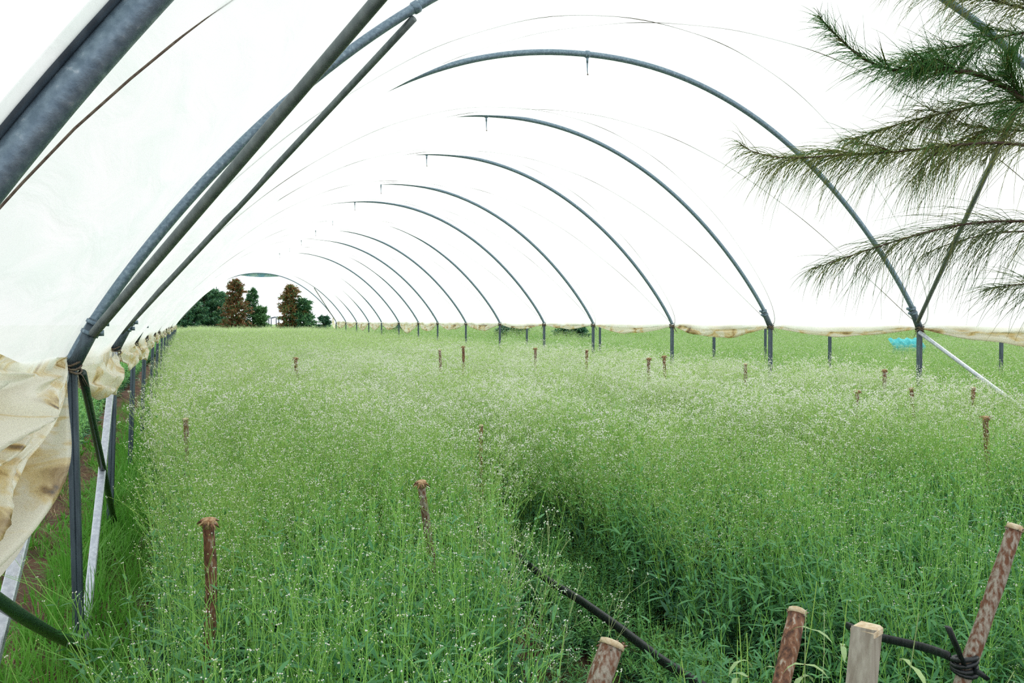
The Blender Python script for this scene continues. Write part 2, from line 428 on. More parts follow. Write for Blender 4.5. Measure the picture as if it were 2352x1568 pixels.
for n in keys:
    Y = HY[n]
    h = empty('tunnel_hoop', (MX, Y, 0))
    idx = n+2
    lab = ORD.get(n) or ('farthest galvanised hoop, framing the open far end of the tunnel' if n == 14 else
        'thin blue-grey galvanised hoop, %s counting from the tunnel mouth' % NUM[idx])
    tag(h, lab, 'hoop', 'galvanised hoops along the tunnel')
    mb = MB(); pts = []
    for u in arch_us(120 if n < 3 else 60):
        p = arch(u); pts.append((p.x, Y, p.y))
    rad = .0295 if n == -2 else (.0275 if n < 1 else .0265)
    mb.tube(pts, rad, m_galv, n=16 if n < 1 else 8)
    mb.build('arch_pipe', h)
    for s in (-1, 1):
        xx, zz = (XL, ZL) if s < 0 else (XR, ZR)
        mb = MB()
        foot = Vector((xx+(.02 if n == -1 else 0)+(-.06 if s < 0 and n != -1 else 0), Y, -.15))
        section_tube(mb, foot, (xx, Y, zz-.02), .05, .045, m_post)
        po = mb.build('post', h, smooth=False)
        if n <= 1:
            # sleeve that receives the pipe, with its strap clamps
            mb = MB(); a = arch(s*1.0); b = arch(s*.985)
            p0 = Vector((a.x, Y, a.y-.03)); p1 = Vector((arch(s*.9965).x, Y, arch(s*.9965).y))
            d = (Vector((b.x, Y, b.y))-Vector((a.x, Y, a.y))).normalized()
            mb.tube([p0, p0+d*.26], [.037, .037], m_post, n=10)
            mb.build('sleeve', h)
            for q in (.19, .245):
                mb = MB(); c = p0+d*q
                mb.tube([c-d*.009, c+d*.009], .044, m_galv, n=12)
                mb.box(c+Vector((-s*.05, 0, 0)), (.03, .022, .03), m_galv)
                mb.tube([c+Vector((-s*.05, -.03, 0)), c+Vector((-s*.05, .03, 0))], .005, m_galv, n=6)
                mb.build('clamp', h)
        # knotted twine at the foot
        if n >= -1 and n < 10:
            mb = MB(); rk = random.Random(n*7+s)
            for q in range(3):
                pts = []
                for w in range(13):
                    an = w/12*2*math.pi; pts.append((xx+.045*math.cos(an), Y+.045*math.sin(an), zz-.05+q*.02+.012*math.sin(an*2+q)))
                mb.tube(pts, .006, m_rope, n=5)
            for q in range(5):
                an = rk.uniform(0, 6.28); e = Vector((xx, Y, zz-.04)); d = Vector((math.cos(an), math.sin(an), -.6))
                mb.tube([e, e+d*.05, e+d*.08+Vector((0, 0, -.04))], [.004, .003, .002], m_rope, n=4)
            mb.build('twine_knot', h)
    if n in dropx or n == -1:
        if n == -1: X = at_y(955, 8, Y).x
        else: X = at_y(dropx[n][0], dropx[n][1], Y).x
        p = arch((X-MX)/WX); pp = Vector((p.x, Y, p.y)); e = arch((X-MX)/WX+.01); tdir = (Vector((e.x, Y, e.y))-pp).normalized()
        mb = MB(); mb.tube([pp-tdir*.022, pp-tdir*.015, pp+tdir*.015, pp+tdir*.022], [rad+.003, rad+.008, rad+.008, rad+.003], m_galv, n=12)
        cl = mb.build('pipe_clip', h)
        if n >= 0:
            mb = MB(); q = pp - Vector((0, 0, rad))
            mb.tube([q+Vector((0, 0, .01)), q-Vector((0, 0, .05))], [.014, .010], m_galv, n=8)
            mb.tube([q-Vector((0, 0, .05)), q-Vector((.0, 0, .12)), q-Vector((-.004, 0, .155))], [.008, .005, .003], m_galv, n=6)
            mb.bud(q-Vector((-.004, 0, .162)), .010, m_rope)
            mb.build('hanging_nozzle', cl)
# the doubled end pipe clamping the film's edge at the mouth
mb = MB(); pts = []
for u in arch_us(120):
    p = arch(u, .042); pts.append((p.x, 1.645, p.y))
mb.tube(pts, .017, m_post, n=12)
o = mb.build('end_pipe'); tag(o, 'dark second pipe running along the outside of the thick mouth hoop', 'pipe')

# ------------------------------------------------------------------ braces
def brace(p0, p1, r, mat, label, name='brace_pipe', flat=False, bow=0, group='brace pipes of the end bays'):
    mb = MB(); p0 = Vector(p0); p1 = Vector(p1); N_ = 12; pts = []
    for i in range(N_+1):
        t = i/N_; pts.append(p0.lerp(p1, t)+Vector((0, 0, -bow*math.sin(math.pi*t))))
    if flat: section_tube(mb, p0, p1, .045, .04, mat)
    else: mb.tube(pts, r, mat, n=14)
    d = (p1-p0).normalized()
    o = mb.build(name, None, smooth=not flat)
    tag(o, label, 'brace', group); return o
def onarch(u, Y, off=-.045):
    p = arch(u, off); return Vector((p.x, Y, p.y))
brace(at_y(215, 765, HY[-1]-.07), onarch(-.575, HY[-2]), .023, m_brace, 'thick grey brace pipe rising from the second hoop\'s left foot')
brace(at_y(280, 762, HY[0]-.06), onarch(-.575, HY[-1]), .021, m_brace, 'slim grey brace pipe rising from the third hoop\'s left foot to the second hoop')
brace(onarch(.992, HY[0]-.05), onarch(.575, HY[-1]), .022, m_brace, 'dark grey brace pipe crossing behind the drooping branches, above the right hem')
jL = {n: Vector((XL, HY[n], ZL-.06)) for n in (-2, -1, 0)}
fL = {-2: Vector((XL-.03, HY[-2], -.05)), -1: Vector((XL+.02, HY[-1]+.02, -.03)), 0: Vector((XL-.05, HY[0], -.03))}
brace(jL[-1]+Vector((-.03, -.04, 0)), fL[-2]+Vector((-.005, 0, 0)), .02, m_galvb, 'bright galvanised brace slanting to the lower left corner beneath the curtain', flat=True)
brace(jL[-2]+Vector((.045, 0, 0)), fL[-1]+Vector((.045, -.06, .03)), .021, m_greenp, 'dark green pipe lying low across the grass to the first post\'s foot', bow=.03)
brace(jL[0]+Vector((.0, -.05, 0)), fL[-1]+Vector((.01, .05, 0)), .019, m_galvb, 'bright galvanised brace slanting from under the film pouch down to the near post', flat=True)
brace(jL[-1]+Vector((.045, .03, 0)), fL[0]+Vector((.045, 0, 0)), .021, m_greenp, 'dark green brace pipe falling from the near post top to the second post\'s foot')
jR = {n: Vector((XR, HY[n], ZR-.07)) for n in (-2, -1, 0)}
brace(jR[0]+Vector((-.04, -.04, 0)), Vector((XR, HY[-1]+.1, .0)), .021, m_galvb, 'bright thin brace sloping into the crop right of the right-hand post')
brace(jR[-1]+Vector((-.05, .04, 0)), Vector((XR-.05, HY[0]-.1, .0)), .021, m_greenp, 'dark brace pipe sunk in the crop near the right-hand post')
# far end diagonals
brace(Vector((XR-.06, HY[14]-.05, ZR+.1)), onarch(.62, HY[13]), .022, m_brace, 'distant thin brace at the right side of the far opening')
brace(onarch(-.97, HY[14]-.05), onarch(-.60, HY[13]), .022, m_brace, 'distant thin brace at the left side of the far opening')

# ------------------------------------------------------------------ tie ropes over the film
def sag_at(Y):
    for a, b in bays:
        if HY[a] <= Y <= HY[b]: return SAG[b]*math.sin(math.pi*(Y-HY[a])/(HY[b]-HY[a]))
    return 0
for k, (a, b) in enumerate(bays[:11]):
    for s in (0, 1):
        if k == 0: continue
        mb = MB(); pts = []
        for i in range(101):
            t = i/100; u = math.sin(math.pi/2*(-1+2*t)); tt = t if s == 0 else 1-t
            Y = HY[a]+(HY[b]-HY[a])*tt
            sg = sag_at(Y)*(1-abs(u)**8*.6)
            p = arch(u, .036-sg+.006); pts.append((p.x, Y, p.y))
        mb.tube(pts, .0045, m_rope, n=5)
        o = mb.build('tie_rope')
        w = 'near' if s == 0 else 'far'
        tag(o, 'thin tie rope over the film, from %s hoop\'s left foot to %s hoop\'s right foot' % ((NUM[k], NUM[k+1]) if s == 0 else (NUM[k+1], NUM[k])), 'rope', 'tie ropes crossing over the film')
mb = MB(); pts = []
for i in range(61):
    u = math.sin(math.pi/2*(-1+2*i/60)); p = arch(u, .03-.045*(1-abs(u)**8)); Y = 1.86+max(0, (u+.95))*1.5+max(0, u+.91)*1.8
    pts.append((p.x, min(2.9, Y), p.y))
mb.tube(pts, .0028, m_rope, n=6); o = mb.build('film_tie'); tag(o, 'dark brown cord pressed on the film just behind the mouth hoop', 'rope')

# ------------------------------------------------------------------ gypsophila plants
def rot_about(v, ax, an): return Matrix.Rotation(an, 3, ax) @ v
def make_plant(seed, H=1.0, nst=6, flower=1.0, budr=.0026, leafk=1.0, lean=.35, low=True, stemr=.0021, mats=None, wilt=0, twig=True, spread=.07, greenbud=.25, nodes=9, budn=2):
    R = random.Random(seed); mb = MB()
    ml, mld, mst, mbu, mbg = mats or (m_leaf, m_leafd, m_stem, m_bud, m_budg)
    for s in range(nst):
        az = 2*math.pi*s/nst + R.uniform(-.5, .5); ln = R.uniform(.03, lean)
        if s == 0: ln *= .3
        p = Vector((math.cos(az), math.sin(az), 0))*spread*R.uniform(.3, 1.3)
        d = Vector((math.cos(az)*math.sin(ln), math.sin(az)*math.sin(ln), math.cos(ln)))
        L = H*R.uniform(.80, 1.03); nn = nodes; seg = L/nn
        pts = [p]; dirs = [d]; phi = R.uniform(0, 3.14)
        for i in range(nn):
            d = (d + Vector((R.uniform(-.09, .09), R.uniform(-.09, .09), .02))).normalized()
            p = p + d*seg; pts.append(p); dirs.append(d)
        rr = [stemr*(1-.55*i/nn) for i in range(nn+1)]
        mb.tube(pts, rr, mst, n=3, caps=False)
        for i in range(1, nn):
            t = i/nn; p = pts[i]; d = dirs[i]; phi += math.pi/2 + R.uniform(-.3, .3)
            side = d.orthogonal().normalized(); side = rot_about(side, d, phi)
            LL = (.085*(1-t)**.7+.012)*leafk*R.uniform(.75, 1.2); W = LL*.17+.002
            if t < .3: W *= 1.25
            for q in (1, -1):
                if R.random() < .12: continue
                ld = (side*q + d*R.uniform(.45, .95)).normalized()
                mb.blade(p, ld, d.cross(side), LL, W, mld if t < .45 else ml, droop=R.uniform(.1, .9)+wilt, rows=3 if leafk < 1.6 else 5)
            if stemr > .002: mb.bud(p, stemr*1.35*(1-.4*t), m_node if R.random() < .5 else mst)
            if low and t < .72:     # leafy side shoots
                for q in (1, -1):
                    if R.random() < .35: continue
                    sd = (side*q*.75 + d).normalized(); c = p
                    for w in range(2 if t > .4 else 3):
                        c2 = c + sd*seg*.42
                        mb.tube([c, c2], [stemr*.5, stemr*.4], mst, n=3, caps=False)
                        sv = rot_about(sd.orthogonal().normalized(), sd, R.uniform(0, 3.14))
                        for z in (1, -1):
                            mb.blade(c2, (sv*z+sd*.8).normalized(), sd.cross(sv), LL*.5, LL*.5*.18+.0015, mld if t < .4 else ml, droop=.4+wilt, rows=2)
                        c = c2; sd = (sd+Vector((0, 0, .25))).normalized()
            if flower > 0 and t > .42:
                for q in (1, -1):
                    if R.random() > min(1, flower*1.2): continue
                    def twigs(c, sd, ln_, lev, r):
                        e = c + sd*ln_
                        mb.tube([c, e], [r, r*.7], mst, n=3, caps=False)
                        if lev == 0 or R.random() < .12:
                            for z in range(R.choice((1, budn, budn+1))):
                                bm = mbg if R.random() < greenbud else mbu
                                mb.bud(e+Vector((R.uniform(-1, 1), R.uniform(-1, 1), R.uniform(-.6, 1)))*budr*3.2, budr*R.uniform(.7, 1.2), bm)
                            return
                        ax = rot_about(sd.orthogonal().normalized(), sd, R.uniform(0, 3.14))
                        for z in (1, -1):
                            nd = rot_about(sd, ax, z*R.uniform(.25, .6)); nd = (nd+Vector((0, 0, .12))).normalized()
                            twigs(e, nd, ln_*R.uniform(.5, .75), lev-1, r*.75)
                    sd = (side*q*.55+d*1.1).normalized()
                    twigs(p, sd, H*R.uniform(.07, .13), 2, stemr*.5)
        if flower > 0:
            e = pts[-1]
            for z in range(3):
                mb.bud(e+Vector((R.uniform(-1, 1), R.uniform(-1, 1), 0))*budr*3, budr, mbu)
    return mb.mesh('gypsophila_plant', smooth=False)
def src_collection(name, meshes):
    c = bpy.data.collections.new(name)
    for i, me in enumerate(meshes):
        o = bpy.data.objects.new('%s_%02d' % (name, i), me); c.objects.link(o)
    return c
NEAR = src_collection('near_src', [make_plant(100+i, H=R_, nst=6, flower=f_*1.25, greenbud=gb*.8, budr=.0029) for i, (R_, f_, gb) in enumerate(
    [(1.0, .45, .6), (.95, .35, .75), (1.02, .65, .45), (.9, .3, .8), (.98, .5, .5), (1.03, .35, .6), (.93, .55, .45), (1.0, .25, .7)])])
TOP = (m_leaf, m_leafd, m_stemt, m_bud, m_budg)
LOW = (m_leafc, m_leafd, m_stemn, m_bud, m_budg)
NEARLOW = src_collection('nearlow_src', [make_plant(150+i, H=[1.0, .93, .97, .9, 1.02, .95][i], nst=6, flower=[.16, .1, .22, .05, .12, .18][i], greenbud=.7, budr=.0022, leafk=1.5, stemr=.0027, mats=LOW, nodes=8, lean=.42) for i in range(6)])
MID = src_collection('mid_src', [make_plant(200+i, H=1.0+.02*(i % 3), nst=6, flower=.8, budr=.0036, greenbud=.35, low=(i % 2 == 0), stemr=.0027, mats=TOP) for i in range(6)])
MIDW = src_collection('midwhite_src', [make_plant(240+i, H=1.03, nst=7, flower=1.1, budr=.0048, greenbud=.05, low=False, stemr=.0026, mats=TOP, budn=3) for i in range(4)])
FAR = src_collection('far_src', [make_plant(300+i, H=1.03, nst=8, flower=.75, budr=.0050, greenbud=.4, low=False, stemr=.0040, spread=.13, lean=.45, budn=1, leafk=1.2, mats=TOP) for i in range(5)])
LEAFY = src_collection('leafy_src', [make_plant(400+i, H=.88, nst=5, flower=.0, leafk=1.6, stemr=.0026, mats=LOW, nodes=10) for i in range(5)])

def scatter(name, coll, pts, label=None, cat=None):
    """pts: list of (x,y,z,rotz,tilt,scale,index); one uncountable mass as one object"""
    me = bpy.data.meshes.new(name); me.from_pydata([p[:3] for p in pts], [], [])
    a = me.attributes.new('rot', 'FLOAT_VECTOR', 'POINT'); a.data.foreach_set('vector', [c for p in pts for c in (p[4], 0.0, p[3])])
    a = me.attributes.new('scl', 'FLOAT', 'POINT'); a.data.foreach_set('value', [p[5] for p in pts])
    a = me.attributes.new('idx', 'INT', 'POINT'); a.data.foreach_set('value', [p[6] for p in pts])
    o = bpy.data.objects.new(name, me); COL.objects.link(o)
    ng = bpy.data.node_groups.new(name+'_scatter', 'GeometryNodeTree')
    ng.interface.new_socket(name='Geometry', in_out='INPUT', socket_type='NodeSocketGeometry')
    ng.interface.new_socket(name='Geometry', in_out='OUTPUT', socket_type='NodeSocketGeometry')
    N = ng.nodes; K = ng.links
    gi = N.new('NodeGroupInput'); go = N.new('NodeGroupOutput')
    ip = N.new('GeometryNodeInstanceOnPoints'); ci = N.new('GeometryNodeCollectionInfo')
    ci.inputs['Collection'].default_value = coll; ci.inputs['Separate Children'].default_value = True; ci.inputs['Reset Children'].default_value = True
    ip.inputs['Pick Instance'].default_value = True
    def attr(nm, ty):
        n = N.new('GeometryNodeInputNamedAttribute'); n.data_type = ty; n.inputs['Name'].default_value = nm
        return n.outputs['Attribute']
    K.new(gi.outputs[0], ip.inputs['Points']); K.new(ci.outputs[0], ip.inputs['Instance'])
    K.new(attr('idx', 'INT'), ip.inputs['Instance Index'])
    er = N.new('FunctionNodeEulerToRotation'); K.new(attr('rot', 'FLOAT_VECTOR'), er.inputs[0]); K.new(er.outputs[0], ip.inputs['Rotation'])
    K.new(attr('scl', 'FLOAT'), ip.inputs['Scale']); K.new(ip.outputs[0], go.inputs[0])
    md = o.modifiers.new('scatter', 'NODES'); md.node_group = ng
    tag(o, label, cat, kind='stuff'); WORLD_LOC[o.name] = Vector((0, 0, 0))
    return o

def in_view(x, y, margin=.45):
    p = Vector((x, y, 1.0)) - CAMP
    dz = p.dot(FWD.normalized()); dx = p.dot(RIGHT.normalized())
    if dz < .3: return False
    return abs(dx) < dz*(CX/FPX) + margin
def hnoise(x, y, s=1.0, k=0):
    return (math.sin(x*1.7*s+k)+math.sin(y*1.3*s+2*k+x*.4)+math.sin((x+y)*.9*s+1.3+k))/3
RS = random.Random(11)
BEDS = [(-.08, 1.76), (2.25, 3.60), (4.00, 5.45), (5.75, 7.45)]
FURROW = [(1.76, 2.25), (3.60, 4.00), (5.45, 5.75)]
def crop_height(x, y):
    fd = sum(.20*math.exp(-((x-c)/.34)**2) for c in (2.0, 3.82, 5.6))*(1 if y < 9 else .5)
    h = (1.0 - fd) + .05*hnoise(x, y, .9) + .10*min(1, max(0, (y-15)/30))
    if y < 2.6: h *= .84+.16*max(0, (y-1.4))/1.2
    return h
def fill(x0, x1, y0, y1, dens, coll_n, f_h, lean_x=None):
    pts = []; n = int((x1-x0)*(y1-y0)*dens)
    for _ in range(n):
        x = RS.uniform(x0, x1); y = RS.uniform(y0, y1)
        if not in_view(x, y): continue
        pts.append((x, y, 0, RS.uniform(0, 6.28), RS.uniform(-.10, .10), f_h(x, y)*RS.uniform(.90, 1.08), RS.randrange(coll_n)))
    return pts
labels = ['gypsophila bed on the left, between the grass strip and the first dark furrow',
          'gypsophila bed between the first dark furrow and the second',
          'gypsophila bed third from the left, behind the long bark stake',
          'gypsophila bed along the right-hand row of posts']
for i, (a, b) in enumerate(BEDS):
    near_y0 = 1.15 if i < 2 else 1.0
    pn = fill(a, b, near_y0, 8.5, 42, 6, crop_height)
    keep = []; leafy = []; lown = []
    for p in pn:
        r = RS.random(); wl = [0, .25, .75, .9][i]*max(0, min(1, (3.2-p[1])/.9)); wn = max(0, min(1, (5.2-p[1])/1.9))
        if i == 0 and p[0] > .27+.265*p[1]: continue
        if r < wl: leafy.append(p[:6]+(p[6] % 5,))
        elif RS.random() < wn: lown.append(p)
        else: keep.append(p)
    pn = keep; wz = [p for p in pn if p[1] > 5 and RS.random() < .55*(.2+.5*hnoise(p[0], p[1], 2.5, 2)+.12*min(2, p[0]-1))]; wz_ = set(wz); pn = [p for p in pn if p not in wz_]
    bed = empty('gypsophila_bed', ((a+b)/2, 4, 0)); tag(bed, labels[i], 'flower crop', kind='stuff')
    def addpart(coll, pts, nm):
        if not pts: return
        o = scatter(nm, coll, pts); o.parent = bed; o.matrix_parent_inverse = Matrix.Translation(Vector(bed.location)).inverted()
    addpart(NEAR, pn, 'flowering_stems')
    addpart(NEARLOW, lown, 'budding_stems')
    addpart(LEAFY, leafy, 'leafy_stems')
    pm = fill(a-.1, b+.15, 7.6, 22, 20, 6, crop_height); mw = []; mm = []
    for p in pm:
        w = .22+.35*hnoise(p[0], p[1], 1.5, 2)+.18*hnoise(p[0], p[1], 4.1, 5)+.10*min(1.5, max(-1, p[0]-1.5))-.25*max(0, (p[1]-16)/6)
        (mw if RS.random() < w else mm).append(p)
    mw = [p[:5]+(p[5]*1.02, p[6] % 4) for p in mw]
    mw += [p[:6]+(p[6] % 4,) for p in wz]
    addpart(MID, mm, 'flowering_stems'); addpart(MIDW, mw, 'white_flowering_stems')
    pf = fill(a-.15, b+.25, 22, 62, 10, 5, crop_height)
    addpart(FAR, pf, 'flowering_stems')
# beyond the tunnel: fields to the right, straight on and to the left
pts = fill(7.9, 30, 9, 34, 5.5, 5, lambda x, y: crop_height(x, y)*.92) + fill(8.2, 60, 34, 75, 2.4, 5, lambda x, y: 1.15)
FARG = src_collection('farg_src', [make_plant(340+i, H=1.03, nst=8, flower=.5, budr=.0045, greenbud=.6, low=False, stemr=.0036, spread=.13, lean=.45, budn=1, leafk=1.6) for i in range(5)])
scatter('gypsophila_field', FARG, pts, 'pale gypsophila field beyond the right-hand posts and hem', 'flower crop')
pts = fill(-6, 8.2, 62, 84, 4, 5, lambda x, y: 1.1)
scatter('gypsophila_field', FAR, pts, 'gypsophila field past the far opening, at the feet of the trees', 'flower crop')
NB = src_collection('neighbour_src', [make_plant(500+i, H=.62, nst=7, flower=0, leafk=1.3, stemr=.0024, spread=.08, lean=.6) for i in range(4)])
pts = fill(-3.4, -1.42, 3, 16, 22, 4, lambda x, y: .8+.25*min(1, max(0, (y-5)/5))+.08*hnoise(x, y)) 
pts += fill(-9, -1.45, 16, 60, 7, 4, lambda x, y: 1.5) + fill(-12, -3.4, 8, 16, 8, 4, lambda x, y: 1.4)
scatter('neighbouring_crop', NB, pts, 'darker leafy crop outside the tunnel, left of the soil path', 'crop')
# low leafy undergrowth inside the furrows
pts = []
for a, b in FURROW:
    for p in fill(a+.02, b-.02, 1.4, 14, 34, 4, lambda x, y: .6): pts.append(p)
pts += [p for p in fill(.9, 2.2, 1.3, 5.0, 18, 4, lambda x, y: .45) if p[0] > .4+.28*p[1]]
gl_ = [p for p in fill(.9, 2.3, 1.25, 2.9, 15, 5, lambda x, y: .76) if p[0] > .75+.22*p[1] and p[0] > 1.2]
gl_ += [p for p in fill(.9, 2.3, 2.0, 6.0, 13, 5, lambda x, y: .50) if p[0] > .5+.28*p[1]]
scatter('sparse_plants', LEAFY, gl_, 'sparse leafy plants among the near stakes, in the thinned front of the crop', 'flower crop')
scatter('furrow_weeds', NB, pts, 'dark low leaves in the furrows between the gypsophila beds', 'weeds')

# tall sparse flowering sprays leaning over the first furrow
def single(name, mesh, loc, rz, sc, label, cat, tilt=(0, 0), group=None):
    o = bpy.data.objects.new(name, mesh); COL.objects.link(o); o.location = loc; o.rotation_euler = (tilt[0], tilt[1], rz); o.scale = (sc,)*3
    tag(o, label, cat, group); return o
spray = [make_plant(700+i, H=1.0, nst=4, flower=1.2, budr=.0036, greenbud=.05, low=False, lean=.5, stemr=.0022, leafk=.7,
                    mats=(m_leaf, m_leafd, plant_mat('pale_stem_%d' % i, (.60, .70, .34), (.52, .64, .30), trans=.1), m_bud, m_bud)) for i in range(3)]
for i, (px, py, D, sc, tl, lab) in enumerate([
    (1190, 1180, 3.6, 1.0, (0, .12), 'white-budded gypsophila spray leaning over the furrow, tallest of those there'),
    (1290, 1330, 3.2, .92, (.05, .2), 'sparse white-budded gypsophila spray nearest the dark furrow strap'),
    (1130, 1290, 3.3, .95, (0, .1), 'white-budded gypsophila spray at the left bed\'s edge, below the thin middle stake')]):
    p = at_depth(px, py, D); single('gypsophila_spray', spray[i], (p.x-.05, p.y, 0), i*1.3, p.z/1.0*1.02, lab, 'flower', tilt=tl, group='flowering sprays over the first furrow')
wl = [make_plant(720+i, H=.8, nst=7, flower=0, leafk=1.5, wilt=1.2, lean=.2, mats=(m_wilt, m_yleaf if i == 0 else m_wilt, m_wilt if i else m_stem, m_bud, m_budg)) for i in range(2)]
for i, (px, py, D, lab) in enumerate([(1752, 1400, 2.12, 'wilting plant with yellow lower leaves left of the stout bark stake'),
    (1885, 1440, 2.0, 'wilted drooping plant between the stout bark stake and the square timber stake')]):
    p = at_depth(px, py, D); single('wilting_plant', wl[i], (p.x, p.y, 0), i*2, max(.9, p.z/.74), lab, 'plant')

# ------------------------------------------------------------------ grass strip and path
def grass_tuft(seed, nb=26, L=.28, W=.006, mat=None, spread=.07):
    R = random.Random(seed); mb = MB()
    for _ in range(nb):
        az = R.uniform(0, 6.28); r = R.uniform(0, spread); p = (r*math.cos(az), r*math.sin(az), 0)
        ti = R.uniform(.05, .7); d = Vector((math.cos(az)*math.sin(ti), math.sin(az)*math.sin(ti), math.cos(ti)))
        mb.blade(p, d, d.cross(Vector((0, 0, 1))) if ti > .1 else Vector((1, 0, 0)), L*R.uniform(.5, 1.15), W*R.uniform(.7, 1.3), mat or m_grass, droop=R.uniform(.3, 1.6), rows=5)
    return mb.mesh('grass_tuft', smooth=False)
GR = src_collection('grass_src', [grass_tuft(i, L=.30 if i < 3 else .2) for i in range(6)])
WD = src_collection('weed_src', [grass_tuft(40+i, nb=14, L=.10, W=.016) for i in range(3)] + [grass_tuft(50+i, nb=16, L=.16, W=.004, mat=m_straw) for i in range(2)])
pts = []
def gfill(x0, x1, y0, y1, dens, n, sc):
    out = []
    for _ in range(int((x1-x0)*(y1-y0)*dens)):
        x = RS.uniform(x0, x1); y = RS.uniform(y0, y1)
        if in_view(x, y, .5): out.append((x, y, 0, RS.uniform(0, 6.28), RS.uniform(-.2, .2), sc*RS.uniform(.6, 1.25), RS.randrange(n)))
    return out
pts = gfill(-.78, .12, 3.2, 20, 75, 6, 1.0) + gfill(-1.2, -.7, 3.2, 20, 12, 6, .8) + gfill(-.9, .1, 20, 45, 30, 6, 1.2)
scatter('grass', GR, pts, 'bright green grass strip around the left-hand posts', 'grass')
pts = gfill(-1.6, -.6, 3.2, 16, 34, 5, 1.0)
scatter('path_weeds', WD, pts, 'small weeds and dry straw on the brown soil path', 'weeds')

# ------------------------------------------------------------------ stakes
def stake(px, py, D, r, label, px2=None, D2=None, kind='bark', top='cut', seed=0):
    R = random.Random(seed+900)
    t = at_depth(px, py, D)
    if px2: b0 = at_depth(px2[0], px2[1], D2)
    else: b0 = t + Vector((R.uniform(-.02, .02), R.uniform(-.02, .02), -.4))
    d = (b0-t); d = d/abs(d.z); foot = t + d*(t.z+.06)
    root = empty('wooden_stake', (foot.x, foot.y, 0)); tag(root, label, 'stake', 'wooden stakes standing in the crop')
    mb = MB(); N_ = 16
    if kind == 'square':
        pts = [foot.lerp(t, i/N_) for i in range(N_+1)]
        mb.tube(pts, r*1.25, m_grey, n=4, updir=(.35, 1, 0)); mb.build('shaft', root, smooth=False)
        mb = MB(); c = t; mb.tube([t-Vector((0, 0, .012)), t, t+Vector((0, 0, .006))], [r*1.28, r*1.3, r*1.05], m_cut, n=4, updir=(.35, 1, 0)); mb.build('cut_top', root, smooth=False)
        return root
    n = 12; pts = []; rs = []
    for i in range(N_+1):
        q = foot.lerp(t, i/N_); w = r*.35*math.sin(i*.55+seed)
        pts.append(q+Vector((w, w*.4, 0))*(1 if i < N_ else .9)); rs.append(r*(1.05-.1*i/N_)*(1+.06*math.sin(i*2.3+seed)))
    mb.tube(pts, rs, m_bark if kind == 'bark' else m_barkb, n=n)
    for i in range(7):      # bark scabs and knots
        k = R.randrange(2, N_); an = R.uniform(0, 6.28); c = pts[k]+Vector((math.cos(an), math.sin(an), 0))*rs[k]*.93
        mb.tube([c-Vector((0, 0, r*.7)), c, c+Vector((0, 0, r*.7))], [r*.06, r*.24, r*.05], m_barkb, n=6)
    b = mb.build('shaft', root)
    mb = MB(); c = pts[-1]; ax = (pts[-1]-pts[-2]).normalized()
    if top == 'cut':
        mb.tube([c-ax*.008, c+ax*.004, c+ax*.008], [rs[-1]*1.12, rs[-1]*1.10, rs[-1]*.7], m_cut, n=n)
        for q in range(9):
            an = q*.7; e = c+Vector((math.cos(an), math.sin(an), 0))*rs[-1]
            mb.tube([e-ax*.004, e+Vector((math.cos(an), math.sin(an), R.uniform(-.6, .3)))*r*R.uniform(.2, .5)], [r*.16, r*.03], m_bark, n=4)
    else:  # mushroomed by hammering
        mb.tube([c-ax*r*1.2, c, c+ax*r*.3, c+ax*r*.5], [rs[-1]*1.0, rs[-1]*1.2, rs[-1]*1.28, rs[-1]*.6], m_fray, n=n)
        for q in range(16):
            an = q*.41+seed; dd = Vector((math.cos(an), math.sin(an), R.uniform(-.6, .25)))
            mb.tube([c+dd*rs[-1]*.7, c+dd*rs[-1]*1.3, c+dd*rs[-1]*R.uniform(1.6, 2.3)+Vector((0, 0, -r*.4))], [r*.3, r*.22, r*.06], m_fray if q % 2 else m_barkb, n=4)
    mb.build('cut_top' if top == 'cut' else 'frayed_top', root)
    return root
stake(480, 1196, 2.92, .0195, 'brown stake with hammered frayed top near the left bed\'s grassy edge', (480, 1340), 2.95, 'brown', 'frayed', 1)
stake(970, 1108, 3.75, .0175, 'weathered stake with pale hammered top in the middle of the left bed', (988, 1290), 3.85, 'bark', 'frayed', 2)
stake(1106, 977, 5.9, .013, 'thin reddish brown stake with flat top beside the first furrow', (1105, 1090), 5.9, 'brown', 'cut', 3)
stake(1405, 1478, 2.2, .030, 'thick bark stake with torn pale top, cut by the frame\'s bottom edge', (1378, 1568), 2.17, 'bark', 'cut', 4)
stake(1828, 1405, 2.2, .0225, 'stout dark-barked stake with round sawn top, left of the square stake', (1795, 1568), 2.12, 'brown', 'cut', 5)
stake(1991, 1442, 1.9, .027, 'square grey sawn timber stake with pale top', (1979, 1568), 1.88, 'square', 'cut', 6)
st_long = stake(2332, 1210, 2.5, .0215, 'long slanting lichen-spotted bark stake bound with black tape', (2222, 1530), 2.45, 'bark', 'cut', 7)
far = [(427, 962, 5.9, 'small dark'), (2264, 958, 5.8, 'lichen-grey tall'), (1970, 898, 7.6, 'thin weathered'), (2235, 890, 8.0, 'pale-topped mushroom-headed'), (2031, 850, 9.6, 'orange-capped'),
       (2093, 892, 8.4, 'bare twiggy'), (1712, 836, 10.6, 'short dark-capped'), (1526, 818, 11.6, 'slim pointed brown'), (1491, 823, 11.2, 'short stubby'), (1348, 804, 12.8, 'double-headed tan'),
       (1229, 800, 13.2, 'small tan'), (1063, 796, 13.8, 'tiny dark'), (1010, 804, 12.9, 'orange-topped'), (680, 822, 11.2, 'lone reddish')]
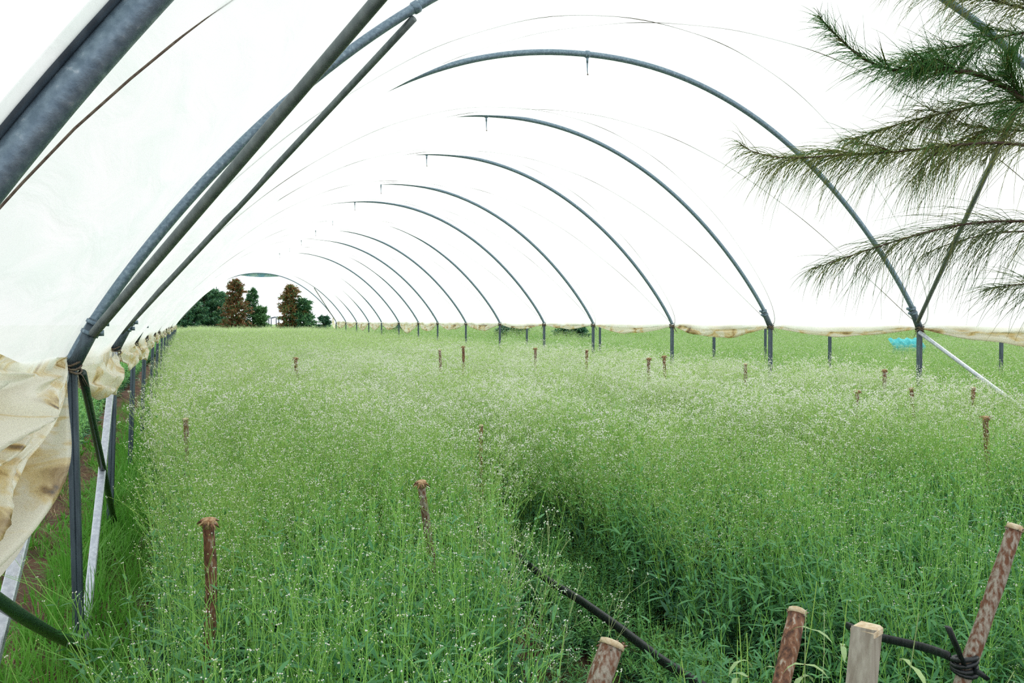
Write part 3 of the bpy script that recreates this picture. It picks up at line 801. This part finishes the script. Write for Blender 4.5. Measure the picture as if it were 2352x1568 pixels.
near_of = {427: 'by the left bed edge', 2264: 'near the right frame edge above the long taped stake', 1970: 'left of the tall grey stake, in pale bloom', 2235: 'just above the tall grey stake', 2031: 'below the right braced post',
           2093: 'just beneath the right braced post', 1712: 'below the fourth hoop\'s right post', 1526: 'below the fifth hoop\'s right post', 1491: 'beside the slim pointed stake', 1348: 'under the sixth hoop\'s right post',
           1229: 'under the seventh hoop\'s right post', 1063: 'under the ninth hoop\'s right post', 1010: 'below the tenth hoop\'s right post', 680: 'out in the middle of the flowering crop'}
for i, (x, y, D, w) in enumerate(far):
    stake(x, y, D, .021 if D > 9 else .018, '%s stake %s' % (w, near_of[x]), None, None, 'brown' if i % 2 else 'bark', 'frayed' if i % 3 else 'cut', 20+i)

# ------------------------------------------------------------------ black straps
def strap(pts, r, label, name='rubber_strap', flat=.35, extra=None):
    mb = MB(); mb.tube(pts, r, m_black, n=8, flat=flat)
    o = mb.build(name); tag(o, label, 'strap', 'black straps along the crop beds'); return o
tp = at_depth(2215, 1522, 2.45)
p = []
for i in range(15):
    t = i/14; p.append((tp.x-.02+.012*math.sin(t*7), tp.y+.03+t*.42, tp.z+.01-.05*t))
strap(p, .0125, 'black strap running back from the long taped stake into the crop')
mb = MB()
for q in range(4):
    pts = []
    for w in range(15):
        an = w/14*2*math.pi; pts.append((tp.x+.03*math.cos(an), tp.y+.03*math.sin(an), tp.z-.02+q*.011+.008*math.sin(an+q)))
    mb.tube(pts, .007, m_black, n=6)
mb.tube([tp+Vector((-.02, -.02, 0)), at_depth(2195, 1480, 2.42), at_depth(2178, 1440, 2.41)], [.009, .012, .013], m_black, n=8, flat=.4)
mb.tube([tp+Vector((.0, -.03, -.01)), at_depth(2250, 1545, 2.4), at_depth(2270, 1560, 2.4)], [.009, .008, .006], m_black, n=8, flat=.4)
o = mb.build('black_tape'); tag(o, 'black tape wound and knotted round the long slanting stake', 'tape')
s0 = at_depth(1600, 1568, 2.6); s0z = s0.z
p = []
for i in range(25):
    t = i/24; Y = 1.6+t*8
    p.append((1.20+.015*math.sin(t*21), Y, s0z))
q0 = at_depth(1600, 1568, 2.6)
q0 = at_depth(1600, 1568, 3.1)
p = [(q0.x+.012*math.sin(i*.9), q0.y-.8+i*.35, q0.z+.012*math.sin(i*1.7)) for i in range(24)]
strap(p, .021, 'black strap sagging along the first dark furrow, right of the torn-top stake', flat=.6)

# ------------------------------------------------------------------ posts outside the tunnel
pm = MB()
for i, (px, py, D, lab) in enumerate([(2300, 778, 15, 'grey post outside the hem near the right frame edge'), (1906, 768, 17, 'grey post below the hem between third and fourth hoop'),
      (1640, 760, 19, 'grey post below the hem between fourth and fifth hoop'), (1758, 752, 22, 'grey post just left of the fourth hoop\'s right foot'),
      (1378, 745, 24, 'grey post just right of the sixth hoop\'s right foot'), (1210, 752, 26, 'grey post below the hem between sixth and seventh hoop')]):
    p = at_depth(px, py, D)
    mb = MB(); section_tube(mb, (p.x, p.y, -.1), (p.x, p.y, p.z+.12), .05, .05, m_post)
    o = mb.build('field_post', None, smooth=False); tag(o, lab, 'post', 'grey posts beyond the right-hand hem')
for i in range(9):
    p = at_depth(606+i*8.5+(3 if i % 2 else 0), 737, 68)
    mb = MB(); mb.tube([(p.x, p.y, -.1), (p.x, p.y, p.z+.25)], .04, m_post, n=6)
    mb.tube([(p.x, p.y, p.z+.2), (p.x+.5, p.y+.2, p.z+.32)], .03, m_post, n=6)
    o = mb.build('fence_post'); tag(o, 'small dark fence post beyond the far opening, %s from the brown tree' % NUM[i], 'post', 'fence posts beyond the far opening')
# teal netting heap seen under the right hem
p = at_depth(2072, 763, 24); G = []
for i in range(13):
    G.append([(p.x-.55+i*.09, p.y+.3*math.sin(j), (j/6)*(p.z-.16)+.03*math.sin(i*2+j)) for j in range(7)])
m_teal = noise_mat('teal_netting', (.02, .35, .38), (.10, .55, .55), scale=12, rough=.7)
o = grid_mesh(G, m_teal, 'teal_netting'); tag(o, 'teal net hanging under the hem left of the right braced post', 'net')

# ------------------------------------------------------------------ casuarina branches in front
CB = 2.75
tree_at = CAMP + RIGHT*2.35 + FWD*2.2
tree = empty('casuarina_tree', (tree_at.x, tree_at.y, 0))
tag(tree, 'casuarina tree at the right reaching feathery drooping branches across the tunnel', 'tree')
mb = MB(); tk = [(tree_at.x+.03*math.sin(i), tree_at.y, -.1+i*.45) for i in range(11)]
mb.tube(tk, [.10-.006*i for i in range(11)], m_branch, n=12); mb.build('trunk', tree)
def needle(mb, R, p, d, L, mat, droop, r=.00084, bend=None):
    pts = [p]; k = 4; q = Vector(p); d = Vector(d).normalized()
    for i in range(k):
        d = (d + Vector((R.uniform(-.08, .08), R.uniform(-.08, .08), R.uniform(-.05, .05)-droop/k))).normalized()
        q = q + d*L/k; pts.append(q)
    mb.tube(pts, [r, r, r*.9, r*.7, r*.35], mat, n=3, caps=False)
def branch(pix, D0, D1, r0, r1, mats, dens, Ln, droop, seed, extra=0, up=.5, sub=0):
    R = random.Random(seed)
    pts = []; n = len(pix)
    P = [at_depth(x, y, D0+(D1-D0)*i/(n-1)) for i, (x, y) in enumerate(pix)]
    # link to the trunk
    z = P[0].z; link = [Vector((tree_at.x, tree_at.y, max(.5, z-.35+(.4 if extra else 0)))), P[0].lerp(Vector((tree_at.x, tree_at.y, z)), .45)+Vector((0, 0, .05))]
    # refine
    fine = []
    for a, b in zip(P[:-1], P[1:]):
        for k in range(4): fine.append(a.lerp(b, k/4))
    fine.append(P[-1])
    for _ in range(2): fine = [fine[0]]+[(fine[i-1]+fine[i]*2+fine[i+1])/4 for i in range(1, len(fine)-1)]+[fine[-1]]
    allp = link+fine; rr = [r0*1.6, r0*1.2]+[r0+(r1-r0)*i/(len(fine)-1) for i in range(len(fine))]
    mb = MB(); mb.tube(allp, rr, m_branch, n=8); bo = mb.build('branch', tree)
    mb = MB()
    def along(fine, dens, Ln, lo=0, stemR=None):
        tot = sum((b-a).length for a, b in zip(fine[:-1], fine[1:])); cnt = int(tot*dens*1.55); acc = [0]
        for a, b in zip(fine[:-1], fine[1:]): acc.append(acc[-1]+(b-a).length)
        for _ in range(cnt):
            s = R.uniform(lo, 1)**.9*tot; i = max(j for j in range(len(acc)) if acc[j] <= s); i = min(i, len(fine)-2)
            a, b = fine[i], fine[i+1]; t = (s-acc[i])/max(1e-6, acc[i+1]-acc[i]); p = a.lerp(b, t); fd = (b-a).normalized()
            az = R.uniform(0, 6.28); o1 = fd.orthogonal().normalized(); o1 = rot_about(o1, fd, az)
            d = fd*R.uniform(.55, 1.3) + o1*R.uniform(.3, .9) + Vector((0, 0, up*R.uniform(-1, 1)*.3))
            m = mats[0] if R.random() < .6 else R.choice(mats)
            f_ = s/tot
            needle(mb, R, p, d, Ln*R.uniform(.45, 1.35)*(1-.75*f_**2.2), m, droop*R.uniform(.3, 1.7))
    along(fine, dens, Ln)
    for k in range(sub):
        i = R.randrange(1, int(len(fine)*.72)); p = fine[i]; fd = (fine[i+1]-fine[i]).normalized(); o1 = rot_about(fd.orthogonal().normalized(), fd, R.uniform(0, 6.28))
        d = (fd*.9+o1*.55).normalized(); q = [p]; L = R.uniform(.09, .19)
        for j in range(6):
            d = (d+Vector((0, 0, -.05))).normalized(); q.append(q[-1]+d*L/6)
        mb.tube(q, [.0022-.0003*j for j in range(7)], m_branch, n=4); along(q, dens*.75, Ln*.75)
    mb.build('needles', bo, smooth=False)
    return bo
G1 = (m_ndg, m_ndg, m_ndo); G2 = (m_ndo, m_ndd, m_ndg); G3 = (m_ndd, m_ndd, m_ndo)
branch([(2400, 260), (2352, 230), (2310, 200), (2250, 170), (2170, 158), (2090, 158), (2050, 162), (1990, 140), (1950, 110), (1900, 60), (1880, 35)], 2.75, 2.5, .0095, .0012, G1, 430, .20, .6, 1, sub=13)
branch([(2400, 222), (2352, 228), (2300, 232), (2250, 240), (2200, 252), (2150, 263), (2060, 285), (1990, 310), (1930, 325)], 2.9, 2.8, .004, .001, G2, 330, .22, 1.1, 2, sub=6)
branch([(2400, 338), (2352, 333), (2290, 327), (2230, 330), (2150, 338), (2050, 350), (1950, 355), (1850, 362), (1790, 363), (1730, 350), (1700, 330)], 2.7, 2.6, .0055, .001, G2, 330, .26, 1.25, 3, sub=6)
branch([(2420, 505), (2352, 508), (2280, 508), (2210, 515), (2140, 530), (2060, 552), (2000, 572), (1920, 598), (1860, 620)], 2.7, 2.55, .0045, .001, G3, 260, .27, 1.2, 4, sub=1)
branch([(2420, 528), (2352, 531), (2290, 533), (2240, 543), (2180, 560), (2130, 580)], 2.85, 2.85, .003, .001, G3, 190, .26, 1.2, 5)
branch([(2460, 660), (2400, 652), (2352, 652), (2310, 656), (2265, 665)], 2.6, 2.55, .003, .001, G3, 300, .20, .7, 6)
branch([(2400, 60), (2352, 75), (2300, 85), (2240, 100), (2170, 112), (2100, 125), (2040, 150)], 2.8, 2.65, .004, .001, G1, 330, .18, .4, 7, sub=8)
branch([(2420, 25), (2352, 20), (2280, 0), (2200, -20), (2120, -30), (2040, -40)], 2.8, 2.7, .005, .001, G2, 280, .24, 1.0, 8, sub=6)
branch([(2420, 305), (2352, 300), (2290, 298), (2230, 290), (2180, 270)], 2.95, 2.9, .003, .001, (m_ndo, m_ndo, m_ndd), 420, .14, .5, 9, sub=6)

# ------------------------------------------------------------------ trees beyond the far opening
def far_tree(px, D, H, W, mats, kind, seed, label, cat='tree', name='conifer_tree', base=.15):
    R = random.Random(seed); p0 = at_depth(px, 740, D); x, y = p0.x, p0.y
    t = empty(name, (x, y, 0)); tag(t, label, cat, 'trees beyond the far opening')
    mb = MB(); mb.tube([(x, y, -.2), (x+.05, y, H*.5), (x, y, H*.97)], [.10*H/5, .06*H/5, .015], m_trunk, n=8); mb.build('trunk', t)
    mb = MB(); nb = int(115*W)
    for i in range(nb):
        f = base+(1-base)*(i+R.random())/nb; z = f*H
        if kind == 'cone': rad = W*(1-f)**.75*(.75+.35*R.random())+.12
        elif kind == 'round': rad = W*math.sqrt(max(.02, 1-((f-.4)/.62)**2))*(.7+.4*R.random())
        else: rad = W*(.35+.65*abs(math.sin(f*9)))*(1-f)**.35*(.6+.5*R.random())
        az = R.uniform(0, 6.28); o = Vector((math.cos(az), math.sin(az), R.uniform(.0, .55) if kind != 'up' else 1.1))
        a = Vector((x, y, z*(.93))); e = a+o.normalized()*rad
        mb.tube([a, e], [.018, .006], m_trunk, n=3, caps=False)
        for k in range(60):
            q = a.lerp(e, R.uniform(.25, 1.05)); d = Vector((R.uniform(-1, 1), R.uniform(-1, 1), R.uniform(-.5, .7)))+o*.9
            L = R.uniform(.12, .34)*(.7+W*.2)
            mb.blade(q, d, Vector((R.uniform(-1, 1), R.uniform(-1, 1), R.uniform(-1, 1))), L, .06, mats[R.randrange(len(mats))], droop=R.uniform(.2, 1.4), rows=2)
    mb.build('foliage', t, smooth=False)
    return t
def hz(px, py, D): return at_depth(px, py, D).z
far_tree(435, 66, hz(440, 690, 66), 1.6, (m_tg, m_tg, m_tl), 'round', 1, 'dark green bushy tree at the far opening\'s left edge')
far_tree(468, 68, hz(478, 650, 68), 1.8, (m_tg, m_tg, m_tl), 'round', 2, 'tallest dark green casuarina left of the brown dead tree')
far_tree(500, 70, hz(500, 668, 70), 1.5, (m_tg, m_tg), 'round', 3, 'dark green tree tucked against the brown dead tree')
far_tree(541, 64, hz(541, 634, 64), 1.45, (m_tb, m_tb, m_tb, m_tl), 'tier', 4, 'brown dead conifer with a green tip, left of the gap')
far_tree(580, 66, hz(575, 655, 66), .95, (m_tl, m_tg), 'cone', 5, 'slim green conifer right of the brown dead conifer')
far_tree(598, 66, hz(598, 706, 66), 1.2, (m_tl,), 'up', 6, 'small light green arching shrub below the slim conifer', name='young_tree')
far_tree(667, 60, hz(660, 648, 60), 1.35, (m_tb, m_tb, m_tl), 'tier', 7, 'brown and green conifer right of the gap, top behind the last hoop')
far_tree(697, 60, hz(700, 680, 60), 1.2, (m_tg, m_tl), 'tier', 8, 'green conifer at the far opening\'s right edge')
far_tree(392, 70, hz(400, 712, 70), 1.5, (m_tg,), 'round', 9, 'low dark bush behind the last left-hand posts', 'bush', 'dense_bush')
far_tree(742, 62, hz(742, 722, 62), .55, (m_tg,), 'round', 10, 'low dark bush by the tail of film at the right end', 'bush', 'dense_bush')
for i, (px, D, lab) in enumerate([(905, 52, 'dark brush seen under the hem left of the eleventh hoop'), (1310, 40, 'dark brush under the hem behind the sixth hoop'), (1180, 44, 'dark brush under the hem behind the seventh hoop')]):
    far_tree(px, D, 1.5, .9, (m_tg,), 'round', 30+i, lab, 'bush', 'dense_bush')
